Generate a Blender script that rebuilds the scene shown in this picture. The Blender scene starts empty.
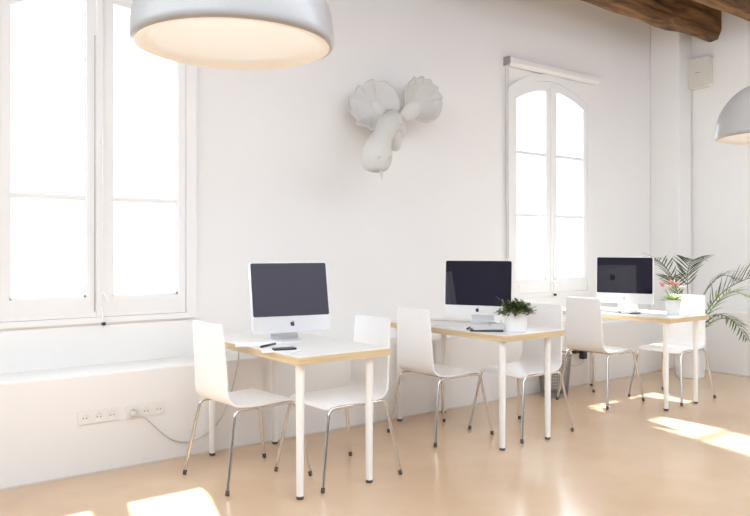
import bpy, bmesh, math, random
from mathutils import Vector, Matrix, noise
random.seed(7)
PI = math.pi
scene = bpy.context.scene
COL = scene.collection

# ------------------------------------------------------------------ materials
def new_mat(name):
    m = bpy.data.materials.new(name); m.use_nodes = True
    nt = m.node_tree
    return m, nt, nt.nodes['Principled BSDF']

def pmat(name, col, rough=.5, metal=0., spec=.5, coat=0., bump=0., bscale=40., var=0., vscale=3., sub=0.):
    m, nt, b = new_mat(name)
    b.inputs['Base Color'].default_value = (*col, 1)
    b.inputs['Roughness'].default_value = rough
    b.inputs['Metallic'].default_value = metal
    b.inputs['Specular IOR Level'].default_value = spec
    b.inputs['Coat Weight'].default_value = coat
    tc = nt.nodes.new('ShaderNodeTexCoord')
    if var:
        n = nt.nodes.new('ShaderNodeTexNoise'); n.inputs['Scale'].default_value = vscale
        n.inputs['Detail'].default_value = 5
        r = nt.nodes.new('ShaderNodeValToRGB')
        r.color_ramp.elements[0].position = .3; r.color_ramp.elements[1].position = .7
        r.color_ramp.elements[0].color = (*[c*(1-var) for c in col], 1)
        r.color_ramp.elements[1].color = (*[min(1, c*(1+var)) for c in col], 1)
        nt.links.new(tc.outputs['Object'], n.inputs['Vector'])
        nt.links.new(n.outputs['Fac'], r.inputs['Fac'])
        nt.links.new(r.outputs['Color'], b.inputs['Base Color'])
    if bump:
        n2 = nt.nodes.new('ShaderNodeTexNoise'); n2.inputs['Scale'].default_value = bscale
        n2.inputs['Detail'].default_value = 4
        bp = nt.nodes.new('ShaderNodeBump'); bp.inputs['Strength'].default_value = bump
        bp.inputs['Distance'].default_value = .01
        nt.links.new(tc.outputs['Object'], n2.inputs['Vector'])
        nt.links.new(n2.outputs['Fac'], bp.inputs['Height'])
        nt.links.new(bp.outputs['Normal'], b.inputs['Normal'])
    return m

def floor_mat():
    m, nt, b = new_mat('floor_resin')
    tc = nt.nodes.new('ShaderNodeTexCoord')
    n = nt.nodes.new('ShaderNodeTexNoise'); n.inputs['Scale'].default_value = .8; n.inputs['Detail'].default_value = 6
    n.inputs['Roughness'].default_value = .6
    r = nt.nodes.new('ShaderNodeValToRGB')
    r.color_ramp.elements[0].position = .32; r.color_ramp.elements[1].position = .7
    r.color_ramp.elements[0].color = (.59, .405, .25, 1); r.color_ramp.elements[1].color = (.69, .505, .34, 1)
    nt.links.new(tc.outputs['Object'], n.inputs['Vector']); nt.links.new(n.outputs['Fac'], r.inputs['Fac'])
    nt.links.new(r.outputs['Color'], b.inputs['Base Color'])
    n3 = nt.nodes.new('ShaderNodeTexNoise'); n3.inputs['Scale'].default_value = 2.5; n3.inputs['Detail'].default_value = 3
    mr = nt.nodes.new('ShaderNodeMapRange')
    mr.inputs['To Min'].default_value = .20; mr.inputs['To Max'].default_value = .32
    nt.links.new(tc.outputs['Object'], n3.inputs['Vector']); nt.links.new(n3.outputs['Fac'], mr.inputs['Value'])
    b.inputs['Roughness'].default_value = .22; b.inputs['Coat Weight'].default_value = .25; b.inputs['Coat Roughness'].default_value = .12
    n2 = nt.nodes.new('ShaderNodeTexNoise'); n2.inputs['Scale'].default_value = 3
    bp = nt.nodes.new('ShaderNodeBump'); bp.inputs['Strength'].default_value = .03; bp.inputs['Distance'].default_value = .01
    nt.links.new(tc.outputs['Object'], n2.inputs['Vector']); nt.links.new(n2.outputs['Fac'], bp.inputs['Height'])
    b.inputs['Specular IOR Level'].default_value = .6
    return m

def wood_mat(name, c0, c1, scale=(2, 14, 14), rough=.6, bump=.3):
    m, nt, b = new_mat(name)
    tc = nt.nodes.new('ShaderNodeTexCoord'); mp = nt.nodes.new('ShaderNodeMapping')
    mp.inputs['Scale'].default_value = scale
    n = nt.nodes.new('ShaderNodeTexNoise'); n.inputs['Scale'].default_value = 1.; n.inputs['Detail'].default_value = 7
    n.inputs['Distortion'].default_value = 1.2
    r = nt.nodes.new('ShaderNodeValToRGB'); r.color_ramp.elements[0].position = .33; r.color_ramp.elements[1].position = .68
    r.color_ramp.elements[0].color = (*c0, 1); r.color_ramp.elements[1].color = (*c1, 1)
    bp = nt.nodes.new('ShaderNodeBump'); bp.inputs['Strength'].default_value = bump; bp.inputs['Distance'].default_value = .01
    L = nt.links.new
    L(tc.outputs['Object'], mp.inputs['Vector']); L(mp.outputs['Vector'], n.inputs['Vector'])
    L(n.outputs['Fac'], r.inputs['Fac']); L(r.outputs['Color'], b.inputs['Base Color'])
    L(n.outputs['Fac'], bp.inputs['Height']); L(bp.outputs['Normal'], b.inputs['Normal'])
    b.inputs['Roughness'].default_value = rough
    return m

def pane_mat():
    m, nt, b = new_mat('window_glass'); nt.nodes.remove(b)
    out = nt.nodes['Material Output']
    t = nt.nodes.new('ShaderNodeBsdfTransparent'); t.inputs['Color'].default_value = (.97, .98, .98, 1)
    g = nt.nodes.new('ShaderNodeBsdfGlossy'); g.inputs['Roughness'].default_value = .02
    fr = nt.nodes.new('ShaderNodeLayerWeight'); fr.inputs['Blend'].default_value = .5
    pw = nt.nodes.new('ShaderNodeMath'); pw.operation = 'POWER'; pw.inputs[1].default_value = 5
    ma = nt.nodes.new('ShaderNodeMath'); ma.operation = 'MULTIPLY_ADD'; ma.inputs[1].default_value = .9; ma.inputs[2].default_value = .04
    nt.links.new(fr.outputs['Facing'], pw.inputs[0]); nt.links.new(pw.outputs[0], ma.inputs[0])
    mx = nt.nodes.new('ShaderNodeMixShader')
    nt.links.new(ma.outputs[0], mx.inputs['Fac']); nt.links.new(t.outputs['BSDF'], mx.inputs[1])
    nt.links.new(g.outputs['BSDF'], mx.inputs[2]); nt.links.new(mx.outputs['Shader'], out.inputs['Surface'])
    return m

def leaf_mat(name, c0, c1):
    m = pmat(name, c0, .45, spec=.4)
    nt = m.node_tree; b = nt.nodes['Principled BSDF']
    tc = nt.nodes.new('ShaderNodeTexCoord'); n = nt.nodes.new('ShaderNodeTexNoise'); n.inputs['Scale'].default_value = 14
    r = nt.nodes.new('ShaderNodeValToRGB'); r.color_ramp.elements[0].position = .35; r.color_ramp.elements[1].position = .65
    r.color_ramp.elements[0].color = (*c0, 1); r.color_ramp.elements[1].color = (*c1, 1)
    nt.links.new(tc.outputs['Object'], n.inputs['Vector']); nt.links.new(n.outputs['Fac'], r.inputs['Fac'])
    nt.links.new(r.outputs['Color'], b.inputs['Base Color'])
    return m

M = dict(
    wall=pmat('wall_plaster', (.87, .862, .845), .85, spec=.2, bump=.12, bscale=9, var=.012, vscale=1.3),
    white=pmat('white_paint', (.88, .875, .86), .45, spec=.4),
    frame=pmat('window_paint', (.87, .865, .855), .4, spec=.4),
    floor=floor_mat(),
    ceil=wood_mat('ceiling_boards', (.34, .24, .14), (.60, .46, .30)),
    beam=wood_mat('old_beam', (.035, .013, .004), (.30, .145, .045), (1.5, 11, 11), .7, .8),
    top=pmat('white_laminate', (.82, .81, .79), .3, spec=.5),
    birch=wood_mat('birch_edge', (.62, .47, .27), (.74, .59, .37), (3, 3, 60), .5, .05),
    leg=pmat('leg_enamel', (.88, .87, .84), .35),
    shell=pmat('chair_lacquer', (.93, .93, .93), .30, spec=.5),
    chrome=pmat('chrome', (.72, .70, .67), .16, 1.),
    rubber=pmat('dark_rubber', (.09, .08, .075), .6),
    alu=pmat('silver_aluminium', (.86, .86, .87), .38, .35),
    glass=pmat('screen_glass', (.007, .007, .022), .03, spec=1.0),
    logo=pmat('logo_grey', (.05, .05, .06), .25),
    paper=pmat('paper', (.88, .88, .88), .8, spec=.2),
    dark=pmat('dark_plastic', (.035, .035, .045), .35),
    mat_dark=pmat('dark_leather', (.05, .045, .05), .55),
    keys=pmat('key_white', (.75, .75, .74), .5),
    ceramic=pmat('white_ceramic', (.86, .86, .86), .3),
    soil=pmat('soil', (.06, .04, .028), .95, bump=.8, bscale=60),
    bush=leaf_mat('bush_leaf', (.07, .10, .035), (.24, .29, .12)),
    palm=leaf_mat('palm_leaf', (.055, .075, .045), (.15, .20, .09)),
    palm2=leaf_mat('palm_young_leaf', (.16, .24, .04), (.36, .44, .10)),
    lily=leaf_mat('flower_leaf', (.16, .26, .04), (.34, .44, .10)),
    petal=pmat('pink_petal', (.85, .33, .28), .6),
    petalw=pmat('white_petal', (.90, .84, .82), .6),
    wire=pmat('wire_grey', (.38, .37, .36), .4, .6),
    cord=pmat('cord_grey', (.62, .60, .57), .5),
    plastic=pmat('white_plastic', (.84, .83, .80), .4),
    beige=pmat('beige_plastic', (.70, .67, .60), .5),
    trophy=pmat('trophy_papier_mache', (.66, .65, .625), .85, spec=.2, bump=.4, bscale=30),
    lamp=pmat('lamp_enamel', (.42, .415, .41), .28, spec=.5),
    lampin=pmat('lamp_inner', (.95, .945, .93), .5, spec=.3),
    greige=pmat('added_wall_dark', (.17, .17, .20), .85, spec=.2, bump=.1, bscale=9),
    slate=pmat('added_wall_grey', (.27, .27, .28), .8, spec=.2, bump=.1, bscale=9),
    pane=pane_mat(),
)

# ------------------------------------------------------------------ mesh helpers
class MB:
    def __init__(self): self.bm = bmesh.new()
    def v(self, p): return self.bm.verts.new(p)
    def f(self, vs):
        try: return self.bm.faces.new(vs)
        except ValueError: return None
    def box(self, c, s, mat=None):
        r = bmesh.ops.create_cube(self.bm, size=1.)
        T = Matrix.Translation(c) @ (mat or Matrix()) @ Matrix.Diagonal((*s, 1))
        bmesh.ops.transform(self.bm, matrix=T, verts=r['verts']); return self
    def box2(self, a, b):
        return self.box([(a[i]+b[i])/2 for i in range(3)], [abs(b[i]-a[i]) for i in range(3)])
    def prism(self, poly, d0, d1, axis='y'):
        """poly of 2D points extruded between d0 and d1 along an axis"""
        def P(a, b, d):
            return {'y': (a, d, b), 'x': (d, a, b), 'z': (a, b, d)}[axis]
        A = [self.v(P(a, b, d0)) for a, b in poly]; B = [self.v(P(a, b, d1)) for a, b in poly]
        n = len(poly)
        self.f(A); self.f(B[::-1])
        for i in range(n): self.f([A[i], B[i], B[(i+1) % n], A[(i+1) % n]])
        return self
    def loft(self, rings, cap=True, closed=True):
        R = [[self.v(p) for p in r] for r in rings]
        n = len(R[0])
        for a, b in zip(R, R[1:]):
            for i in range(n if closed else n-1):
                self.f([a[i], a[(i+1) % n], b[(i+1) % n], b[i]])
        if cap and closed:
            self.f(R[0][::-1]); self.f(R[-1])
        return self
    def tube(self, pts, r, n=10, cap=True):
        pts = [Vector(p) for p in pts]
        rs = r if isinstance(r, (list, tuple)) else [r]*len(pts)
        t0 = (pts[1]-pts[0]).normalized()
        up = Vector((0, 0, 1)) if abs(t0.z) < .9 else Vector((1, 0, 0))
        u = t0.cross(up).normalized(); rings = []
        for i, p in enumerate(pts):
            t = (pts[min(i+1, len(pts)-1)]-pts[max(i-1, 0)]).normalized()
            u = (u - t*u.dot(t)).normalized(); w = t.cross(u)
            rings.append([p+(u*math.cos(2*PI*k/n)+w*math.sin(2*PI*k/n))*rs[i] for k in range(n)])
        return self.loft(rings, cap)
    def lathe(self, prof, n=32, c=(0, 0, 0), cap=False):
        rings = [[(c[0]+r*math.cos(2*PI*k/n), c[1]+r*math.sin(2*PI*k/n), c[2]+z) for k in range(n)] for r, z in prof]
        return self.loft(rings, cap)
    def build(self, name, mat, parent=None, loc=(0, 0, 0), rz=0, smooth=40, bevel=0, bseg=2, kind=None):
        bm = self.bm
        bmesh.ops.recalc_face_normals(bm, faces=bm.faces)
        me = bpy.data.meshes.new(name); bm.to_mesh(me); bm.free()
        mats = mat if isinstance(mat, list) else [mat]
        for m in mats: me.materials.append(m)
        o = bpy.data.objects.new(name, me); COL.objects.link(o)
        if parent: o.parent = parent
        o.location = loc; o.rotation_euler = (0, 0, rz)
        if smooth:
            for p in me.polygons: p.use_smooth = True
            me.set_sharp_from_angle(angle=math.radians(smooth))
        if bevel:
            b = o.modifiers.new('bevel', 'BEVEL'); b.width = bevel; b.segments = bseg; b.limit_method = 'ANGLE'
            b.angle_limit = math.radians(40)
        if kind: o['kind'] = kind
        return o

def smooth_path(pts, n=8):
    """Catmull-Rom through pts"""
    P = [Vector(p) for p in pts]; P = [P[0]*2-P[1]]+P+[P[-1]*2-P[-2]]
    out = []
    for i in range(1, len(P)-2):
        for k in range(n):
            t = k/n
            out.append(.5*((2*P[i])+(P[i+1]-P[i-1])*t+(2*P[i-1]-5*P[i]+4*P[i+1]-P[i+2])*t*t+(-P[i-1]+3*P[i]-3*P[i+1]+P[i+2])*t**3))
    out.append(P[-2]); return out

def corner_path(pts, rad, n=5):
    """polyline with rounded corners"""
    P = [Vector(p) for p in pts]; out = [P[0]]
    for a, b, c in zip(P, P[1:], P[2:]):
        d0 = (a-b).normalized(); d1 = (c-b).normalized()
        s, e = b+d0*rad, b+d1*rad
        for k in range(n+1):
            t = k/n; out.append(s*(1-t)**2+b*2*t*(1-t)+e*t*t)
    out.append(P[-1]); return out

def rrect(w, h, r, n=5):
    out = []
    for cx, cy, a0 in ((w/2-r, h/2-r, 0), (-w/2+r, h/2-r, PI/2), (-w/2+r, -h/2+r, PI), (w/2-r, -h/2+r, 1.5*PI)):
        for k in range(n+1):
            a = a0+PI/2*k/n; out.append((cx+r*math.cos(a), cy+r*math.sin(a)))
    return out

def thing(name, label, cat, loc=(0, 0, 0), rz=0, group=None):
    o = bpy.data.objects.new(name, None); COL.objects.link(o)
    o.empty_display_size = .1
    o.location = loc; o.rotation_euler = (0, 0, rz)
    o['label'] = label; o['category'] = cat
    if group: o['group'] = group
    return o
def tag(o, label, cat, group=None):
    o['label'] = label; o['category'] = cat
    if group: o['group'] = group
    return o
def copy_tree(o, parent=None):
    c = o.copy(); COL.objects.link(c)
    if parent: c.parent = parent
    for ch in list(o.children): copy_tree(ch, c)
    return c

# ------------------------------------------------------------------ the setting
WY, DY = 4.70, 4.352           # upper wall plane, front of the low wall under the ledge
LZ = .57                       # ledge height
FX, FDX = 7.82, 7.56           # far wall, low wall of the far side
CZ = 3.88                      # ceiling
XL, YB = -2.2, -1.4            # floor extent, up to the added walls out of view
WIN = (1.47, 5.815)

MB().box2((XL, YB, -.1), (FX+.2, WY+.2, 0)).build('floor', M['floor'], smooth=0, kind='structure')

def arc(x, c, z0): return z0-.5*(x-c)**2
mb = MB()
HW = .60                       # half width of the wall opening
edges = [XL]+[e for c in WIN for e in (c-HW, c+HW)]+[FX+.2]
for a, b in ((edges[0], edges[1]), (edges[2], edges[3]), (edges[4], edges[5])):
    mb.box2((a, WY, 0), (b, WY+.10, CZ+.1))
for c in WIN:
    mb.box2((c-HW, WY, 0), (c+HW, WY+.10, .86))
    n = 16
    pts = [(c-HW+2*HW*k/n, arc(c-HW+2*HW*k/n, c, 2.965)) for k in range(n+1)]
    mb.loft([[(x, WY, z), (x, WY+.10, z), (x, WY+.10, CZ+.1), (x, WY, CZ+.1)] for x, z in pts])
mb.build('wall_left', M['wall'], smooth=0, kind='structure')
# low wall with the long ledge, its top board a hair proud
mb = MB(); mb.box2((XL, DY, 0), (FDX, WY, LZ))
mb.build('wall_left_low', M['wall'], smooth=0, bevel=.012, bseg=3, kind='structure')
MB().box2((XL-.15, YB, 0), (XL, WY, 2.3)).build('wall_back_added', M['slate'], smooth=0, kind='structure')  # unseen wall, added dark and low: dims screen reflections, lets sky in above
MB().box2((XL-.15, YB-.15, 0), (FX+.15, YB, CZ)).build('wall_front_added', M['greige'], smooth=0, kind='structure')  # added out of view to block light from behind and darken screen reflections
MB().box2((FX, YB, 0), (FX+.15, WY, CZ+.1)).build('wall_right', M['wall'], smooth=0, kind='structure')
MB().box2((FDX, YB, 0), (FX, DY, .64)).build('wall_right_low', M['wall'], smooth=0, bevel=.012, bseg=3, kind='structure')
MB().box2((FDX, DY, 0), (FX, WY, CZ)).build('pillar_corner', M['wall'], smooth=0, bevel=.01, bseg=2, kind='structure')
MB().box2((XL-.15, .8, CZ), (FX+.15, WY+.1, CZ+.12)).build('ceiling', M['ceil'], smooth=0, kind='structure')  # stops short out of view; gap added to let sky light down
# thin skirting along the low walls
MB().box2((XL, DY-.004, .0), (FDX, DY, .009)).build('baseboard_left', M['beige'], smooth=0, kind='structure')
MB().box2((FDX-.004, YB, .0), (FDX, DY-.004, .009)).build('baseboard_right', M['beige'], smooth=0, kind='structure')

# rough-hewn ceiling beams running into the far wall
def beam(yc, seed, label):
    rnd = random.Random(seed); mb = MB(); rings = []
    n = 46
    for k in range(n+1):
        x = XL+(FX-XL)*k/n
        j = lambda s, a: a*noise.noise(Vector((x*1.4, seed*3.1+s, 0)))
        w, zb = .098, 3.535
        yb = yc+j(0, .035)
        ring = [(yb-w+j(1, .03), CZ), (yb-w-.005+j(2, .03), zb+.10+j(3, .03)), (yb-w+.035+j(4, .03), zb+.012+j(5, .03)),
                (yb+.015, zb-.008+j(6, .04)), (yb+w-.045+j(7, .03), zb+.005+j(8, .03)), (yb+w+j(9, .02), zb+.07+j(10, .03)), (yb+w+j(11, .02), CZ)]
        rings.append([(x, a, min(b, CZ)) for a, b in ring])
    mb.loft(rings)
    o = mb.build('ceiling_beam', M['beam'], smooth=50)
    tag(o, label, 'beam', 'rough wooden ceiling beams')
    return o
BL = ['old rough brown wooden beam nearest the window wall, just above the wall siren',
      'second brown wooden ceiling beam from the window wall, crossing the top right corner',
      'third brown wooden ceiling beam from the window wall',
      'fourth brown wooden ceiling beam from the window wall',
      'fifth brown wooden ceiling beam from the window wall']
for i in range(2): beam(4.125-.62*i, i+1, BL[i])

# ---------------------------------------------------------------- windows
def arch_band(mb, c, x0, x1, zt0, zt1, y0, y1, n=14):
    """band between two parallel arcs (lower crown zt0, upper crown zt1) for x in [x0,x1]"""
    xs = [x0+(x1-x0)*k/n for k in range(n+1)]
    rings = [[(x, y0, arc(x, c, zt0)), (x, y1, arc(x, c, zt0)), (x, y1, arc(x, c, zt1)), (x, y0, arc(x, c, zt1))] for x in xs]
    mb.loft(rings)
def arch_post(mb, c, x0, x1, z0, crown, y0, y1):
    mb.prism([(x0, z0), (x1, z0), (x1, arc(x1, c, crown)), (x0, arc(x0, c, crown))], y0, y1)

def window(idx, c, muntins, handle):
    root = bpy.data.objects.new('window_%d' % idx, None); COL.objects.link(root)
    root['kind'] = 'structure'; root.location = (0, 0, 0)
    # outer casing
    mb = MB(); y0, y1 = WY-.03, WY+.07
    arch_post(mb, c, c-.64, c-.565, .83, 2.985, y0, y1); arch_post(mb, c, c+.565, c+.64, .83, 2.985, y0, y1)
    mb.box2((c-.565, y0, .83), (c+.565, y1, .865))
    arch_band(mb, c, c-.565, c+.565, 2.92, 2.985, y0, y1)
    mb.build('window_frame', M['frame'], root, smooth=25)
    for s in (-1, 1):
        mb = MB(); a, b = WY-.022, WY+.03
        xo, xi = c+s*.562, c+s*.003
        po, pi_ = c+s*.512, c+s*.078
        lo = lambda p, q: (min(p, q), max(p, q))
        arch_post(mb, c, *lo(xo, po), .868, 2.917, a, b)
        arch_post(mb, c, *lo(xi, pi_), .868, 2.917, a, b)
        x0, x1 = lo(po, pi_)
        mb.box2((x0, a, .868), (x1, b, .99))
        arch_band(mb, c, x0, x1, 2.825, 2.917, a, b)
        # inner bead round the pane
        bd = .012
        arch_post(mb, c, x0, x0+bd, .99, 2.825, a+.012, b-.004); arch_post(mb, c, x1-bd, x1, .99, 2.825, a+.012, b-.004)
        mb.box2((x0, a+.012, .99), (x1, b-.004, .99+bd))
        # raised bottom panel
        mb.box2((x0+.03, a-.006, .895), (x1-.03, a, .965))
        sash = mb.build('sash', M['frame'], root, smooth=25)
        for z in muntins:
            MB().box2((x0+bd, a+.014, z-.016), (x1-bd, b-.008, z+.016)).build('glazing_bar', M['frame'], sash, smooth=0)
        mb = MB(); n = 14
        pts = [(x0+(x1-x0)*k/n, arc(x0+(x1-x0)*k/n, c, 2.825)) for k in range(n+1)]
        mb.prism([(x0, .99), (x1, .99)]+pts[::-1], b-.014, b-.010)
        mb.build('window_pane', M['pane'], sash, smooth=0)
    # cover strip over the meeting stiles and the bolt that locks the sashes
    mb = MB(); mb.box2((c-.022, WY-.036, .868), (c+.022, WY-.022, 2.90)); mb.build('cover_strip', M['frame'], root, smooth=0, bevel=.006)
    mb = MB(); mb.tube([(c+.012, WY-.047, .80 if idx == 1 else .84), (c+.012, WY-.047, 2.05 if idx == 1 else 1.35)], .0055, 8)
    for z in ((.95, 1.45, 1.95) if idx == 1 else (.95, 1.25)): mb.box((c+.012, WY-.042, z), (.026, .012, .02))
    bolt = mb.build('window_bolt', M['frame'], root, smooth=40)
    if idx == 1:
        mb = MB(); mb.tube([(c-.034, WY-.04, .9), (c-.034, WY-.04, 2.6)], .003, 6); mb.build('bolt_rod', M['wire'], root)
        mb = MB(); mb.box((c+.016, WY-.050, .825), (.022, .018, .02)); mb.build('bolt_catch', M['dark'], root, bevel=.003)
        mb = MB(); mb.tube(smooth_path([(c+.012, WY-.045, 1.02), (c+.012, WY-.09, 1.01), (c+.03, WY-.10, .965)]), .008, 8)
        mb.build('window_handle', M['frame'], root)
    else:
        mb = MB(); mb.tube(smooth_path([(c+.012, WY-.045, 1.0), (c, WY-.085, .99), (c-.07, WY-.09, .965)]), .009, 8)
        mb.build('window_handle', M['frame'], root)
        mb = MB(); mb.box((c+.015, WY-.052, .842), (.024, .02, .022)); mb.build('bolt_catch', M['dark'], root, bevel=.003)
    return root
window(1, WIN[0], (1.60,), True)
window(2, WIN[1], (1.61, 2.20), True)

# roller blind over the far window
t = thing('roller_blind', 'rolled-up white roller blind cassette above the arched far window', 'blind', (5.85, WY, 3.0))
mb = MB(); mb.prism([(-.065, .055), (0, .055), (0, -.01), (-.05, -.01), (-.065, .01)], -.68, .70, 'x')
# prism axis x: poly is (y,z)
mb.build('blind_cassette', M['plastic'], t, smooth=30, bevel=.004)
mb = MB(); mb.tube([(-.66, -.03, -.004), (.68, -.03, -.004)], .016, 10); mb.build('hem_bar', M['plastic'], t)
for x in (-.692, .712):
    mb = MB(); mb.prism([(-.07, .06), (0, .06), (0, -.018), (-.055, -.018), (-.07, .006)], x-.012, x+.012, 'x')
    mb.build('end_cap', M['wire'] if x < 0 else M['plastic'], t, smooth=30, bevel=.003)
for y in (-.022, -.05):
    mb = MB(); mb.tube([(-.695, y, -.01), (-.693, y, -1.0), (-.692, y-.004, -1.80)], .0042, 6); mb.build('pull_cord', M['cord'], t)

# ---------------------------------------------------------------- desks
def make_desk(label):
    t = thing('desk', label, 'desk', group='white desks along the window wall')
    W, L, T, Z = .598, 1.155, .042, .74
    mb = MB(); mb.box2((0, 0, Z-T), (W, L, Z)); top = mb.build('tabletop', M['top'], t, smooth=0, bevel=.002)
    e = .0012; mb = MB()
    mb.box2((-e, -e, Z-T+.001), (W+e, 0, Z-.0035)); mb.box2((-e, L, Z-T+.001), (W+e, L+e, Z-.0035))
    mb.box2((-e, 0, Z-T+.001), (0, L, Z-.0035)); mb.box2((W, 0, Z-T+.001), (W+e, L, Z-.0035))
    mb.build('edge_band', M['birch'], top, smooth=0)
    for x in (.048, .048+.448):
        for y in (.062, .062+1.027):
            mb = MB(); mb.lathe([(.0185, .016), (.0235, Z-T-.012), (.0235, Z-T-.0005)], 20, (x, y, 0), True)
            lg = mb.build('leg', M['leg'], t)
            mb = MB(); mb.lathe([(.017, 0), (.019, .003), (.019, .014), (.014, .0165)], 16, (x, y, 0), True)
            mb.build('foot', M['rubber'], lg)
            mb = MB(); mb.lathe([(.045, Z-T-.004), (.045, Z-T-.0003)], 20, (x, y, 0), True); mb.build('mounting_plate', M['leg'], lg)
    return t
DX = (1.99, 3.51, 5.415)
desk = make_desk('white desk with birch edges nearest the camera, under the left window')
desk.location = (DX[0], 3.196, 0)
d2 = copy_tree(desk); d2.location = (DX[1], 3.196, 0)
d2['label'] = 'middle white desk carrying the round potted bush and a dark tablet'
d3 = copy_tree(desk); d3.location = (DX[2], 3.196, 0)
d3['label'] = 'farthest white desk carrying the pink flower pot, under the arched window'

# ---------------------------------------------------------------- chairs (local +x is forward)
def make_chair(label):
    t = thing('chair', label, 'chair', group='white shell chairs at the desks')
    prof = [(-.262, .885), (-.256, .80), (-.247, .68), (-.240, .58), (-.232, .52), (-.216, .476), (-.186, .449), (-.14, .440),
            (-.06, .437), (.03, .438), (.10, .441), (.155, .440), (.19, .431), (.205, .417)]
    prof = [(p.x, p.y) for p in smooth_path([(a, b, 0) for a, b in prof], 3)]
    th = .011; n = len(prof); rings = []
    L = [0]
    for a, b in zip(prof, prof[1:]): L.append(L[-1]+math.hypot(b[0]-a[0], b[1]-a[1]))
    def hw(s):
        f = s/L[-1]
        w = .166+.014*min(1, f/.45) + .020*max(0, min(1, (f-.45)/.15))
        r = .018
        for d in (s, L[-1]-s):
            if d < r: w -= r-math.sqrt(max(0, r*r-(r-d)**2))
        return w
    m = 8
    samples = []
    # denser samples near both ends for the rounded corners
    extra = [0, .001, .003, .007, .012, .018]
    def at(s):
        for i in range(n-1):
            if L[i+1] >= s: break
        k = (s-L[i])/max(1e-9, L[i+1]-L[i]); a, b = prof[i], prof[i+1]
        p = Vector((a[0]+(b[0]-a[0])*k, a[1]+(b[1]-a[1])*k)); d = Vector((b[0]-a[0], b[1]-a[1])).normalized()
        return p, Vector((d.y, -d.x))
    ss = sorted(set([round(x, 5) for x in extra+[L[-1]-e for e in extra]+[l for l in L if .03 < l < L[-1]-.03]]))
    rings = []
    for s in ss:
        p, nn = at(s); w = hw(s); f = s/L[-1]
        ring = []
        bow = .010 if f < .4 else .004
        for side in (0, 1):
            for k in range(m+1):
                u = -1+2*k/m
                if side: u = -u
                off = bow*(u*u)*(-1 if f < .45 else -1)
                q = p+nn*(-th/2 if side else th/2)-nn*(-off if True else 0)*0
                q = p+nn*((-th/2 if side else th/2))
                ring.append((q.x+(bow*(u*u) if f < .45 else 0), w*u, q.y))
        rings.append(ring)
    mb = MB(); mb.loft(rings)
    mb.build('seat_shell', M['shell'], t, smooth=50)
    r = .0095; zt = .424
    for sx in (-1, 1):
        for sy in (-1, 1):
            foot = Vector((sx*.265, sy*.243, .012)); top = Vector((sx*.192, sy*.196, zt))
            inn = Vector((sx*.10, sy*.190, zt))
            mb = MB(); mb.tube(corner_path([foot, top, inn], .038, 6), r, 10)
            lg = mb.build('leg', M['chrome'], t)
            mb = MB(); d = (top-foot).normalized()
            mb.tube([foot-d*.012, foot-d*.010, foot+d*.016], [.0080, .0112, .0112], 10); mb.build('foot', M['rubber'], lg)
    mb = MB()
    for sy in (-1, 1): mb.tube([(-.102, sy*.190, zt), (.102, sy*.190, zt)], r-.0005, 10)
    for x in (-.10, .09): mb.tube([(x, -.19, zt-.001), (x, .19, zt-.001)], .008, 8)
    mb.build('seat_frame', M['chrome'], t)
    return t
ch = make_chair('nearest white chair with its tall back to the window ledge')
spots = [((2.017, 3.787), .05, 'white chair seen from behind at the left side of the nearest desk'),
         ((2.447, 3.505), PI, 'white chair at the right side of the nearest desk, its back rising behind the tabletop'),
         ((3.532, 3.815), 0, 'white chair seen from behind at the left side of the middle desk'),
         ((4.045, 3.53), PI, 'white chair at the right side of the middle desk, behind the potted bush'),
         ((5.38, 3.815), .03, 'white chair seen from behind at the left side of the farthest desk, by the bin'),
         ((5.975, 3.51), PI, 'white chair at the right side of the farthest desk, in front of the floor palm')]
for i, (p, a, lab) in enumerate(spots):
    c = ch if i == 0 else copy_tree(ch)
    c.location = (p[0], p[1], 0); c.rotation_euler = (0, 0, a); c['label'] = lab

# ---------------------------------------------------------------- computers (local -y is the viewing side, +x right seen from behind the camera)
APPLE = [(0, -.45), (.13, -.5), (.26, -.45), (.37, -.31), (.45, -.13), (.36, -.04), (.31, .09), (.34, .22), (.43, .31), (.33, .39), (.2, .42), (.08, .385),
         (0, .36), (-.1, .39), (-.24, .42), (-.38, .35), (-.47, .2), (-.49, 0), (-.45, -.2), (-.36, -.38), (-.25, -.48), (-.13, -.5)]
LEAF = [(0, .44), (.01, .56), (.09, .68), (.22, .74), (.22, .62), (.13, .49)]
def closed_smooth(poly, n=4):
    P = [Vector((*p, 0)) for p in poly]; N = len(P); out = []
    for i in range(N):
        a, b, c, d = P[i-1], P[i], P[(i+1) % N], P[(i+2) % N]
        for k in range(n):
            t = k/n; q = .5*((2*b)+(c-a)*t+(2*a-5*b+4*c-d)*t*t+(-a+3*b-3*c+d)*t**3); out.append((q.x, q.y))
    return out
def logo(mb, cx, cz, size, y0, y1, flip=1):
    for poly in (closed_smooth(APPLE), LEAF):
        mb.prism([(cx+flip*a*size, cz+b*size) for a, b in poly], y0, y1)

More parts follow.
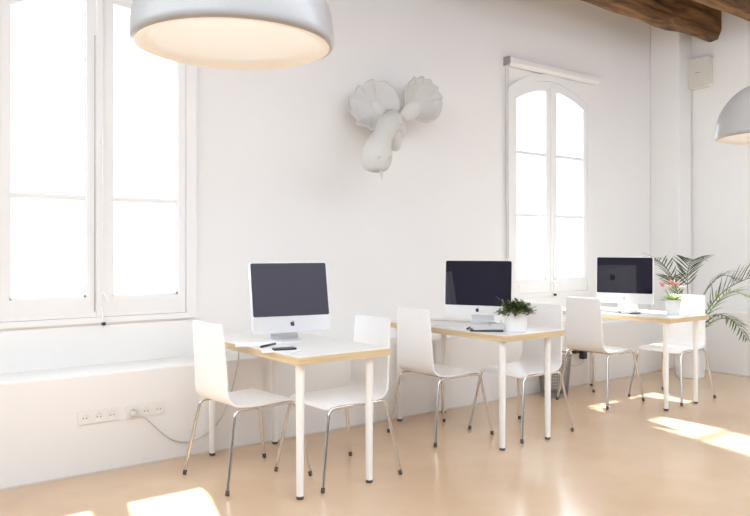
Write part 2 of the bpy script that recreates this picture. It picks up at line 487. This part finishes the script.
def computer(label, loc, normal_deg, tilt, w=.485, gh=.312, chin=.093, gap=.053, rim=.006, front_logo=None):
    """normal_deg: world heading of the screen's normal"""
    t = thing('desktop_computer', label, 'computer', (loc[0], loc[1], .74), math.radians(normal_deg+90), 'silver all-in-one computers on the desks')
    ph = gh+chin
    # panel is built around its hinge then tilted back about x
    hz = gap+.62*chin+.10
    T = Matrix.Translation((0, 0, hz)) @ Matrix.Rotation(-math.radians(tilt), 4, 'X') @ Matrix.Translation((0, 0, -hz))
    zc = gap+ph/2
    mb = MB()
    rings = []
    for y, k, r in ((-.018, 1-.004/w, .014), (-.0165, 1, .016), (.006, 1, .016), (.012, .985, .02), (.022, .93, .03), (.034, .80, .05), (.044, .6, .06), (.050, .35, .05), (.0515, .12, .02)):
        rings.append([(a, y, zc+b) for a, b in rrect(w*k, ph*k if k > .9 else ph*(k+.04), min(r, ph*k/2.2))])
    mb.loft(rings); bmesh.ops.transform(mb.bm, matrix=T, verts=mb.bm.verts)
    body = mb.build('housing', M['alu'], t, smooth=40)
    mb = MB(); gz = gap+chin+gh/2
    mb.prism([(a, gz-rim*.3+b) for a, b in rrect(w-2*rim, gh-rim*1.2, .011)], -.0205, -.0175)
    bmesh.ops.transform(mb.bm, matrix=T, verts=mb.bm.verts)
    mb.build('screen', M['glass'], t, smooth=30)
    mb = MB(); logo(mb, 0, gap+chin*.52, .027, -.0195, -.0178)
    bmesh.ops.transform(mb.bm, matrix=T, verts=mb.bm.verts)
    mb.build('front_logo', front_logo or M['logo'], body, smooth=0)
    mb = MB(); logo(mb, 0, zc+.055, .066, .0505, .0530, -1)
    bmesh.ops.transform(mb.bm, matrix=T, verts=mb.bm.verts)
    mb.build('rear_logo', M['logo'], body, smooth=0)
    # bent aluminium foot
    path = [(-.075, .004), (.0, .004), (.075, .004), (.098, .012), (.108, .035), (.100, .075), (.083, .115), (.068, .15), (.057, .175)]
    path = [(p.x, p.y) for p in smooth_path([(a, b, 0) for a, b in path], 4)]
    mb = MB(); rings = []
    for i, (y, z) in enumerate(path):
        a = path[max(0, i-1)]; b = path[min(len(path)-1, i+1)]
        d = Vector((b[0]-a[0], b[1]-a[1])).normalized(); nn = Vector((-d.y, d.x))*.0036
        hw = .094-.016*min(1, i/len(path))
        rings.append([(-hw, y+nn.x, z+nn.y), (hw, y+nn.x, z+nn.y), (hw, y-nn.x, z-nn.y), (-hw, y-nn.x, z-nn.y)])
    mb.loft(rings); mb.build('stand', M['alu'], t, smooth=40)
    return t
computer('silver desktop computer with dark screen on the nearest desk', (2.30, 3.785), 259, 11, gap=.054, gh=.322)
computer('silver desktop computer with black-edged screen on the middle desk, left of the potted bush', (3.81, 3.715), 206, 3, w=.487, gh=.317, chin=.066, gap=.080, rim=.001)
computer('silver desktop computer on the farthest desk, mirroring the back of another computer', (5.70, 3.79), 199.5, 1.5, w=.485, gh=.318, chin=.088, gap=.072, front_logo=M['cord'])

# ---------------------------------------------------------------- things lying on the desks
def slab(name, label, cat, loc, size, rz, mat, r=.006, group=None, sm=30):
    mb = MB(); mb.prism([(a, b) for a, b in rrect(size[0], size[1], r)], 0, size[2], 'z')
    return tag(mb.build(name, mat, None, loc, rz, smooth=sm, bevel=min(.002, size[2]/3)), label, cat, group)
Z = .7401
slab('paper_sheet', 'loose white sheet of paper on the nearest desk, left of the computer foot', 'paper', (2.10, 3.77, Z), (.21, .297, .0012), math.radians(62), M['paper'], .001)
slab('notebook', 'thin open white notebook under the dark phone on the nearest desk', 'notebook', (2.05, 3.475, Z), (.21, .15, .005), math.radians(-24), M['paper'], .004)
def pen(label, a, b, r=.0055):
    a, b = Vector(a), Vector(b); d = (b-a)
    mb = MB(); mb.tube([a, a+d*.06, a+d*.1, b-d*.02, b], [.001, r*.6, r, r, r*.7], 10)
    tag(mb.build('pen', M['dark']), label, 'pen', 'dark pens on the desks')
pen('dark pen lying on the white papers of the nearest desk', (2.0, 3.615, .7475), (2.15, 3.70, .7475), .0065)
slab('phone', 'dark phone lying on the white notebook of the nearest desk', 'phone', (2.065, 3.46, .7452), (.125, .062, .010), math.radians(-15), M['dark'], .01)

# middle desk: keyboard, pen, dark tablet, paper wedge, dock, glasses-like coil, cable
t = thing('keyboard', 'thin silver keyboard near the left edge of the middle desk', 'keyboard', (3.60, 3.775, Z), math.radians(206+90))
mb = MB(); mb.prism(rrect(.28, .11, .008), 0, .008, 'z'); mb.build('keyboard_base', M['alu'], t, bevel=.002)
mb = MB()
for r_ in range(5):
    for c_ in range(14): mb.box((-.1235+c_*.019, -.041+r_*.0205, .0095), (.0165, .0175, .003))
mb.build('keys', M['keys'], t, smooth=0)
pen('dark pen lying beside the keyboard on the middle desk', (3.565, 3.585, .7465), (3.655, 3.645, .7465), .0065)
slab('tablet', 'dark flat tablet lying at the front of the middle desk', 'tablet', (3.635, 3.47, Z), (.22, .14, .009), math.radians(-45), M['mat_dark'], .012)
mb = MB(); mb.prism([(-.06, 0), (.06, 0), (.06, .020), (-.055, .003)], -.035, .035, 'y')
tag(mb.build('folded_card', M['paper'], None, (3.615, 3.49, .7492), math.radians(-30)), 'white folded card leaning on the dark tablet, middle desk', 'card')
t = thing('charging_dock', 'small white charging dock beside the potted bush on the middle desk', 'charger', (3.69, 3.43, .7493), math.radians(-45))
mb = MB(); mb.prism(rrect(.085, .06, .008), 0, .036, 'z'); mb.build('dock_body', M['ceramic'], t, bevel=.003)
mb = MB(); mb.box((.03, .0, .050), (.012, .02, .0278)); mb.build('dock_post', M['plastic'], t, bevel=.003)
mb = MB(); mb.tube([(-.03+.024*math.cos(a), .026*math.sin(a), .0425+.006*math.sin(a*.5)) for a in [k*PI/10 for k in range(36)]], .003, 6)
mb.build('coiled_lead', M['cord'], t)
mb = MB(); mb.tube(smooth_path([(3.80, 4.34, .744), (3.83, 4.22, .744), (3.90, 4.10, .744), (3.96, 3.97, .744), (3.93, 3.85, .744), (3.91, 3.79, .7455)], 8), .0035, 6)
tag(mb.build('computer_cable', M['cord']), 'thin grey cable trailing across the middle desk to its computer', 'cable')
# farthest desk
slab('paper_sheet', 'white sheet of paper in front of the computer on the farthest desk', 'paper', (5.60, 3.60, Z), (.30, .21, .0015), math.radians(70), M['paper'], .001)
pen('dark pen lying on the paper of the farthest desk, under the screen', (5.50, 3.70, .747), (5.60, 3.78, .747))
slab('phone', 'dark phone lying on the white paper of the farthest desk', 'phone', (5.56, 3.60, .7419), (.115, .058, .009), math.radians(10), M['dark'], .01)

# ---------------------------------------------------------------- plants
def pot(parent, r0, r1, h, mat='ceramic', soil=True):
    mb = MB(); w = .006
    mb.lathe([(.001, 0), (r0-.004, 0), (r0, .004), (r1, h-.003), (r1-.002, h), (r1-w, h), (r1-w-.002, h-.02), (r0-w, .012), (.001, .012)], 40)
    mb.build('plant_pot', M[mat], parent, smooth=35)
    if soil:
        mb = MB(); mb.lathe([(.001, h-.018), (r1-w-.004, h-.022), (r1-w-.006, h-.035), (.001, h-.035)], 28); mb.build('soil', M['soil'], parent)
def leaf(mb, base, d, up, ln, w, bend=.25, n=4, fold=.15):
    """pointed leaf blade: from base along d, curving down by bend"""
    d = d.normalized(); s = d.cross(up)
    s = s.normalized() if s.length > 1e-4 else Vector((1, 0, 0)); nrm = s.cross(d).normalized()
    rows = []
    for k in range(n+1):
        t = k/n; c = base+d*ln*t-nrm*bend*ln*t*t
        ww = w*math.sin(PI*min(1, .12+t*.88))**.8*.5 if k < n else .0004
        rows.append([mb.v(c-s*ww+nrm*fold*ww), mb.v(c), mb.v(c+s*ww+nrm*fold*ww)])
    for a, b in zip(rows, rows[1:]):
        mb.f([a[0], a[1], b[1], b[0]]); mb.f([a[1], a[2], b[2], b[1]])
rnd = random.Random(11)
t = thing('potted_bush', 'dense small-leaved green bush in a white pot on the middle desk', 'plant', (3.744, 3.308, .7401))
pot(t, .070, .080, .135)
mb = MB(); st = MB()
for i in range(210):
    a = rnd.uniform(0, 2*PI); el = rnd.uniform(.05, 1.45)
    d = Vector((math.cos(a)*math.cos(el), math.sin(a)*math.cos(el), math.sin(el)))
    R = rnd.uniform(.05, .108)
    p0 = Vector((d.x*.03, d.y*.03, .12)); p1 = p0+Vector((d.x*R, d.y*R, d.z*R*.85))
    if i % 5 == 0: st.tube([p0, (p0+p1)/2+Vector((0, 0, .008)), p1], [.0022, .0018, .001], 5)
    for k in range(4):
        q = p0+(p1-p0)*rnd.uniform(.55, 1.)
        dd = (d+Vector((rnd.gauss(0, .6), rnd.gauss(0, .6), rnd.gauss(.1, .5)))).normalized()
        leaf(mb, q, dd, Vector((0, 0, 1)), rnd.uniform(.020, .030), rnd.uniform(.016, .023), .25, 3)
for q, dd in (((-.075, .02, .14), (-1, .4, .15)), ((-.09, .03, .138), (-1, .2, -.2)), ((.085, -.03, .15), (1, -.5, .2)), ((-.05, .07, .19), (-.4, .6, .8))):
    for k in range(4): leaf(mb, Vector(q)+Vector(dd)*.012*k, Vector(dd)+Vector((rnd.gauss(0, .4), rnd.gauss(0, .4), rnd.gauss(0, .4))), Vector((0, 0, 1)), .032, .014, .2, 3)
st.build('stems', M['bush'], t); mb.build('foliage', M['bush'], t, smooth=60)

t = thing('potted_flower', 'pink and white flowering plant in a white pot on the farthest desk', 'plant', (5.765, 3.375, .7401))
pot(t, .052, .064, .125)
mb = MB()
for i in range(16):
    a = i*2.4; ln = rnd.uniform(.09, .15)
    d = Vector((math.cos(a), math.sin(a), rnd.uniform(.35, 1.2)))
    leaf(mb, Vector((math.cos(a)*.015, math.sin(a)*.015, .105)), d, Vector((0, 0, 1)), ln, rnd.uniform(.03, .045), .35, 6)
mb.build('leaves', M['lily'], t, smooth=60)
for i, (dx, dy, h) in enumerate(((-.045, .07, .235), (.0, .035, .215), (.03, -.015, .24), (.05, -.05, .21), (-.02, .0, .255), (-.06, .04, .2))):
    mb = MB(); mb.tube(smooth_path([(dx*.15, dy*.15, .1), (dx*.5, dy*.5, .1+(h-.1)*.6), (dx, dy, h)], 5), .0025, 6)
    s = mb.build('flower_stem', M['lily'], t)
    mb = MB()
    for k in range(6):
        a = k*PI/3+i; leaf(mb, Vector((dx, dy, h-.004)), Vector((math.cos(a), math.sin(a), 1.5)), Vector((0, 0, 1)), .050, .030, .25, 4, .3)
    mb.build('flower', M['petal'] if i in (0, 2, 4) else M['petalw'], s, smooth=60)

# floor palm in the corner
t = thing('potted_palm', 'tall feathery palm in a white floor pot in the far corner', 'plant', (7.10, 3.97, 0))
mb = MB(); mb.lathe([(.001, 0), (.125, 0), (.13, .006), (.155, .36), (.158, .385), (.150, .388), (.145, .35), (.001, .35)], 40)
mb.build('plant_pot', M['ceramic'], t, smooth=35)
mb = MB(); mb.lathe([(.001, .352), (.142, .347), (.14, .33), (.001, .33)], 28); mb.build('soil', M['soil'], t)
def frond(pts, mat, ll, npair, seed, droop=.25, start=.3):
    r = random.Random(seed); path = smooth_path(pts, 12); N = len(path)
    mb = MB(); mb.tube(path, [.0065*(1-.75*i/N) for i in range(N)], 6)
    for k in range(npair):
        f = start+(1-start)*(k+.5)/npair; i = min(N-2, int(f*(N-1)))
        tg = (path[i+1]-path[i]).normalized(); side = tg.cross(Vector((0, 0, 1)))
        side = side.normalized() if side.length > .05 else Vector((0, 1, 0)); nrm = side.cross(tg)
        env = math.sin(PI*(.18+.72*(f-start)/(1-start)))
        for s in (-1, 1):
            d = side*s*.8+tg*.75+nrm*.28+Vector((r.gauss(0, .05), r.gauss(0, .05), r.gauss(0, .05)))
            leaf(mb, path[i], d, nrm, ll*env*r.uniform(.85, 1.1), .014, droop, 5, .2)
    mb.build('frond', mat, t, smooth=60)
c0 = Vector((0, 0, .35))
def fr(end, mid, *a, **k): frond([(0, 0, .34), mid, end], *a, **k)
frond([(.0, -.01, .34), (.02, -.12, .60), (.06, -.30, .86), (.10, -.52, 1.0), (.12, -.76, 1.05)], M['palm'], .42, 18, 1, .0, .35)
frond([(-.02, -.01, .34), (-.06, -.14, .52), (-.10, -.32, .76), (-.12, -.48, .88), (-.12, -.66, .84)], M['palm2'], .22, 15, 2, .3, .25)
frond([(-.02, -.02, .34), (-.10, -.20, .55), (-.16, -.38, .66), (-.20, -.55, .60), (-.22, -.68, .44)], M['palm'], .17, 14, 3, .4, .35)
frond([(0, .0, .34), (.02, .10, .66), (-.05, .16, .98), (-.20, .20, 1.15), (-.40, .22, 1.17), (-.54, .24, 1.10)], M['palm'], .26, 17, 4, .3, .35)
frond([(.02, .0, .34), (.08, .06, .72), (.12, .10, 1.0), (.05, .02, 1.16), (-.08, -.10, 1.18)], M['palm'], .24, 15, 5, .35, .4)
frond([(.02, .01, .34), (.06, .0, .60), (.12, -.10, .86), (.16, -.24, 1.02), (.18, -.42, .98)], M['palm'], .22, 15, 6, .35, .4)
frond([(.0, -.02, .34), (-.02, -.12, .46), (-.05, -.26, .58), (-.06, -.42, .62), (-.06, -.55, .56)], M['palm2'], .18, 12, 7, .3, .3)
frond([(-.02, .01, .34), (-.06, .04, .62), (-.14, .06, .86), (-.26, .04, 1.0), (-.40, .0, 1.0)], M['palm'], .2, 14, 8, .35, .4)

# ---------------------------------------------------------------- wire bin
t = thing('waste_bin', 'grey wire mesh waste bin against the low wall behind the middle desk', 'bin', (5.235, 4.185, 0))
mb = MB(); prof = [(.115+.031*k/14, .01+.36*k/14) for k in range(15)]
mb.lathe(prof, 56); o = mb.build('mesh_body', M['wire'], t)
wf = o.modifiers.new('wire', 'WIREFRAME'); wf.thickness = .0042; wf.use_even_offset = False
mb = MB(); mb.tube([(.147*math.cos(a), .147*math.sin(a), .373) for a in [2*PI*k/48 for k in range(49)]], .005, 8, False); mb.build('rim', M['wire'], t)
mb = MB(); mb.lathe([(.001, .0), (.117, .0), (.118, .03), (.114, .03), (.113, .006), (.001, .006)], 40); mb.build('base', M['wire'], t)

# ---------------------------------------------------------------- sockets, plugs and leads on the low wall
def sockets(x0, x1, zt, zb, xs, label):
    t = thing('socket_strip', label, 'socket', ((x0+x1)/2, DY, (zt+zb)/2), 0, 'triple wall sockets')
    w, h = x1-x0, zt-zb
    mb = MB(); mb.prism(rrect(w, h, .006), -.009, -.0002, 'y'); mb.build('cover_plate', M['plastic'], t, bevel=.002)
    for k in range(3):
        x = -w/2+w*(k+.5)/3
        mb = MB(); mb.lathe([(.0275, .0), (.0275, .0016), (.023, .0016), (.021, .0004), (.001, .0004)], 24)
        s = mb.build('socket', M['plastic'], t); s.location = (x, -.0092, -.002); s.rotation_euler = (PI/2, 0, 0)
        mb = MB()
        for sx in (-.0095, .0095): mb.lathe([(.0036, 0), (.0036, .0012), (.0003, .0012)], 8, (sx, -.002, .0005))
        mb.build('pin_holes', M['rubber'], s)
sockets(1.245, 1.476, .367, .289, None, 'left triple wall socket with all its sockets empty')
sockets(1.521, 1.755, .363, .286, None, 'right triple wall socket with one grey plug in it')
t = thing('power_lead', 'pale power lead hanging from the wall plug up to the nearest desk', 'cable', (1.57, DY, .324))
mb = MB(); mb.lathe([(.021, .0), (.021, .012), (.014, .034), (.006, .044), (.001, .044)], 20)
o = mb.build('plug', M['beige'], t); o.location = (-.010, -.0112, -.002); o.rotation_euler = (PI/2, 0, 0)
W = [(1.56, 4.30, .321), (1.60, 4.285, .30), (1.628, 4.30, .279), (1.741, 4.325, .167), (1.814, 4.335, .117), (1.911, 4.335, .096), (2.048, 4.335, .139), (2.131, 4.335, .228), (2.194, 4.335, .368), (2.244, 4.340, .556), (2.25, 4.348, .70)]
W[-1] = (2.25, 4.342, .695)
mb = MB(); mb.tube([Vector(p)-Vector((1.57, DY, .324)) for p in smooth_path(W, 8)], .0042, 8); mb.build('lead', M['cord'], t)
# black adapters low on the wall by the bin
t = thing('power_adapter', 'black plug-in power adapters on the low wall behind the farthest desk chair', 'adapter', (5.78, DY, .325))
mb = MB(); mb.prism(rrect(.20, .075, .005), -.009, -.0002, 'y'); mb.build('cover_plate', M['plastic'], t, bevel=.002)
mb = MB(); mb.box((-.06, -.03, .005), (.07, .042, .03)); mb.build('flat_plug', M['dark'], t, bevel=.006)
mb = MB(); mb.box((.045, -.035, -.025), (.06, .05, .09)); mb.build('adapter_block', M['dark'], t, bevel=.006)
mb = MB(); mb.tube(smooth_path([(.045, -.035, -.068), (.04, -.03, -.11), (-.02, -.02, -.125), (-.10, -.015, -.12), (-.14, -.012, -.06), (-.15, -.012, .20)], 8), .003, 6); mb.build('lead', M['cord'], t)

# ---------------------------------------------------------------- siren box on the far wall
t = thing('alarm_box', 'pale beige alarm box high on the far wall under the first beam', 'alarm', (FX, 4.235, 3.21))
mb = MB(); mb.prism([(-.125, .165), (.125, .17), (.125, -.12), (.105, -.165), (-.105, -.165), (-.125, -.12)], -.085, -.0003, 'x')
b_ = mb.build('box_cover', M['beige'], t, bevel=.01, bseg=3)
mb = MB(); mb.box((-.087, .005, .0), (.004, .05, .008)); mb.build('slot', M['wire'], b_)
mb = MB(); mb.box((-.02, .0, 0), (.0396, .236, .315)); mb.build('back_plate', M['plastic'], t, bevel=.004)
mb = MB(); mb.tube([(-.008, .098, -.17), (-.008, .098, -1.2), (-.008, .098, -2.54)], .006, 6); mb.build('conduit', M['plastic'], t)

# ---------------------------------------------------------------- pendant lamps
def make_lamp(label):
    t = thing('pendant_lamp', label, 'lamp', group='white dome pendant lamps')
    R = .296; mb = MB(); pr = []
    for k in range(15):
        a = PI/2*k/14; pr.append((max(.03, R*math.cos(a)), .02+R*1.02*math.sin(a)))
    pr = [(R-.014, -.004), (R-.004, .0), (R, .010)]+pr+[(.03, .36), (.012, .372), (.001, .374)]
    mb.lathe(pr, 64); sh = mb.build('lamp_shade', M['lamp'], t, smooth=50)
    mb = MB(); inn = [(R-.014, -.004), (R-.035, -.002), (R-.050, .008), (R-.054, .022)]
    for k in range(1, 15):
        a = PI/2*k/14; inn.append((max(.001, (R-.054)*math.cos(a)), .022+.235*math.sin(a)))
    mb.lathe(inn, 64); mb.build('shade_lining', M['lampin'], sh, smooth=50)
    mb = MB(); mb.lathe([(.001, .255), (.022, .25), (.024, .20), (.018, .195), (.001, .195)], 20); mb.build('bulb_holder', M['plastic'], sh)
    mb = MB(); mb.tube([(0, 0, .372), (0, 0, CZ-1.916-.04)], .0035, 8); mb.build('cord', M['cord'], t)
    mb = MB(); mb.lathe([(.001, CZ-1.916-.0005), (.05, CZ-1.916-.0005), (.05, CZ-1.916-.02), (.02, CZ-1.916-.045), (.001, CZ-1.916-.045)], 24); mb.build('ceiling_rose', M['plastic'], t)
    return t
def lining_fill(t, e):  # point light added inside the shade to brighten its lining
    l = bpy.data.lights.new('lining_fill', 'POINT'); l.energy = e; l.shadow_soft_size = .04; l.color = (.93, .98, 1)
    o = bpy.data.objects.new('lining_fill', l); COL.objects.link(o); o.parent = t; o.location = (0, 0, .14)
lamp = make_lamp('large white dome pendant lamp hanging in front of the left window')
lamp.location = (1.018, 1.994, 1.889)
l2 = copy_tree(lamp); l2.location = (4.358, 1.949, 1.921)
l2['label'] = 'white dome pendant lamp cut by the right edge of the picture'

lining_fill(lamp, .09); lining_fill(l2, .09)

# ---------------------------------------------------------------- moose trophy
t = thing('wall_trophy', 'matte white moose head trophy with broad antlers on the upper wall', 'trophy', (3.74, WY, 2.26))
B = Vector((3.74, WY, 2.26))
def W_(x, y, z): return Vector((x, y, z))-B
def skin(name, chain, parent, mat):
    me = bpy.data.meshes.new(name)
    vs = [c[0] for c in chain]; me.from_pydata([tuple(v) for v in vs], [(i, i+1) for i in range(len(vs)-1)], [])
    o = bpy.data.objects.new(name, me); COL.objects.link(o); o.parent = parent
    s = o.modifiers.new('skin', 'SKIN'); sub = o.modifiers.new('sub', 'SUBSURF'); sub.levels = sub.render_levels = 2
    for i, c in enumerate(chain): me.skin_vertices[0].data[i].radius = (c[1], c[2] if len(c) > 2 else c[1])
    me.skin_vertices[0].data[0].use_root = True
    s.use_smooth_shade = True; me.materials.append(mat)
    return o
skin('head', [(W_(3.80, 4.68, 2.22), .11), (W_(3.704, 4.531, 2.236), .11), (W_(3.516, 4.348, 2.261), .105), (W_(3.421, 4.268, 2.180), .078), (W_(3.359, 4.249, 2.094), .082), (W_(3.311, 4.230, 2.027), .115), (W_(3.287, 4.220, 1.941), .125), (W_(3.283, 4.220, 1.874), .105), (W_(3.283, 4.220, 1.835), .065)], t, M['trophy'])
skin('beard', [(W_(3.521, 4.365, 2.211), .085), (W_(3.579, 4.384, 2.124), .078), (W_(3.618, 4.394, 2.027), .03)], t, M['trophy'])
# muzzle details
mb = MB()
for dx in (-.035, .05): mb.lathe([(.016, 0), (.010, .012), (.001, .015)], 12, tuple(W_(3.27+dx, 4.115-dx*.3, 1.93)))
mb.build('nostrils', M['trophy'], t)
mb = MB()
for x, y, z in ((3.43, 4.28, 2.235), (3.545, 4.262, 2.225)):
    r = bmesh.ops.create_uvsphere(mb.bm, u_segments=12, v_segments=8, radius=.016); bmesh.ops.translate(mb.bm, verts=r['verts'], vec=W_(x, y, z))
mb.build('eyes', M['beige'], t)
def ear(base, d, ln, w):
    mb = MB(); leaf(mb, base, d, Vector((-.3, -1, 0)), ln, w, -.1, 6, .5)
    o = mb.build('ear', M['trophy'], t, smooth=60); s = o.modifiers.new('s', 'SOLIDIFY'); s.thickness = .008
ear(W_(3.59, 4.30, 2.275), Vector((.8, -.15, .62)), .20, .12)
ear(W_(3.44, 4.32, 2.29), Vector((-.9, 0, .5)), .15, .08)
def antler(c, nrm, rx, rz, stem, seed, pts, hand):
    """dish-shaped palm with a scalloped rim of tines"""
    c = Vector(c); nrm = Vector(nrm).normalized(); u = Vector((0, 0, 1)).cross(nrm).normalized(); v = nrm.cross(u)
    mb = MB(); n = 72; rr = 8; rings = []
    for k in range(n):
        a = 2*PI*k/n
        s = 1
        if hand[0] < math.degrees(a) < hand[1]:
            ph = ((math.degrees(a)-hand[0])/(hand[1]-hand[0])*pts) % 1
            s = 1.0+.15*(1-ph)-.06
        rings.append([c+u*math.cos(a)*rx*s*j/rr+v*math.sin(a)*rz*s*j/rr+nrm*.10*(j/rr)**2 for j in range(1, rr+1)])
    cv = mb.v(c)
    R = [[mb.v(p) for p in r] for r in rings]
    for k in range(n):
        a, b = R[k], R[(k+1) % n]; mb.f([cv, a[0], b[0]])
        for j in range(rr-1): mb.f([a[j], a[j+1], b[j+1], b[j]])
    mb.tube([stem, (Vector(stem)+c)/2-nrm*.03, c-nrm*.022], [.034, .03, .030], 12)
    o = mb.build('antler', M['trophy'], t, smooth=50)
    s = o.modifiers.new('s', 'SOLIDIFY'); s.thickness = .014; s.offset = 0
antler(W_(3.52, 4.53, 2.375), (-.62, -.76, .05), .185, .185, W_(3.64, 4.55, 2.33), 1, 7, (60, 290))
antler(W_(3.97, 4.56, 2.47), (-.18, -.95, .12), .175, .185, W_(3.72, 4.56, 2.32), 2, 7, (-40+0, 130))
mb = MB(); mb.tube(smooth_path([W_(3.287, 4.173, 1.874), W_(3.292, 4.173, 1.835), W_(3.306, 4.182, 1.787)], 5), [.012]*5+[.01]*3+[.004]*3, 6)
mb.build('chin_tassel', M['trophy'], t)

# ------------------------------------------------------------------ light
w = bpy.data.worlds.new('World'); scene.world = w; w.use_nodes = True
bg = w.node_tree.nodes['Background']; bg.inputs['Color'].default_value = (.83, .912, .985, 1); bg.inputs['Strength'].default_value = 1.25
sd = bpy.data.lights.new('sun', 'SUN'); sd.energy = 4.5; sd.angle = math.radians(1.6); sd.color = (1, .965, .92)
so = bpy.data.objects.new('sun', sd); COL.objects.link(so)
so.rotation_euler = Vector((-.24, -.95, -1)).to_track_quat('-Z', 'Y').to_euler(); so.location = (6, 9, 6)

# ------------------------------------------------------------------ camera
cd = bpy.data.cameras.new('camera'); cd.sensor_width = 36; cd.lens = 742.73/750*36
cd.shift_y = -(258-249.06)/750; cd.clip_start = .05; cd.clip_end = 200
co = bpy.data.objects.new('camera', cd); COL.objects.link(co)
co.location = (0, 0, 1.2865); co.rotation_euler = (PI/2, 0, .9112-PI/2)
scene.camera = co
vs = scene.view_settings
vs.view_transform = 'Standard'; vs.look = 'None'; vs.gamma = 1; vs.use_curve_mapping = False; vs.exposure = 2.1
scene.cycles.use_denoising = True
scene.cycles.max_bounces = 10; scene.cycles.diffuse_bounces = 6; scene.cycles.transparent_max_bounces = 12
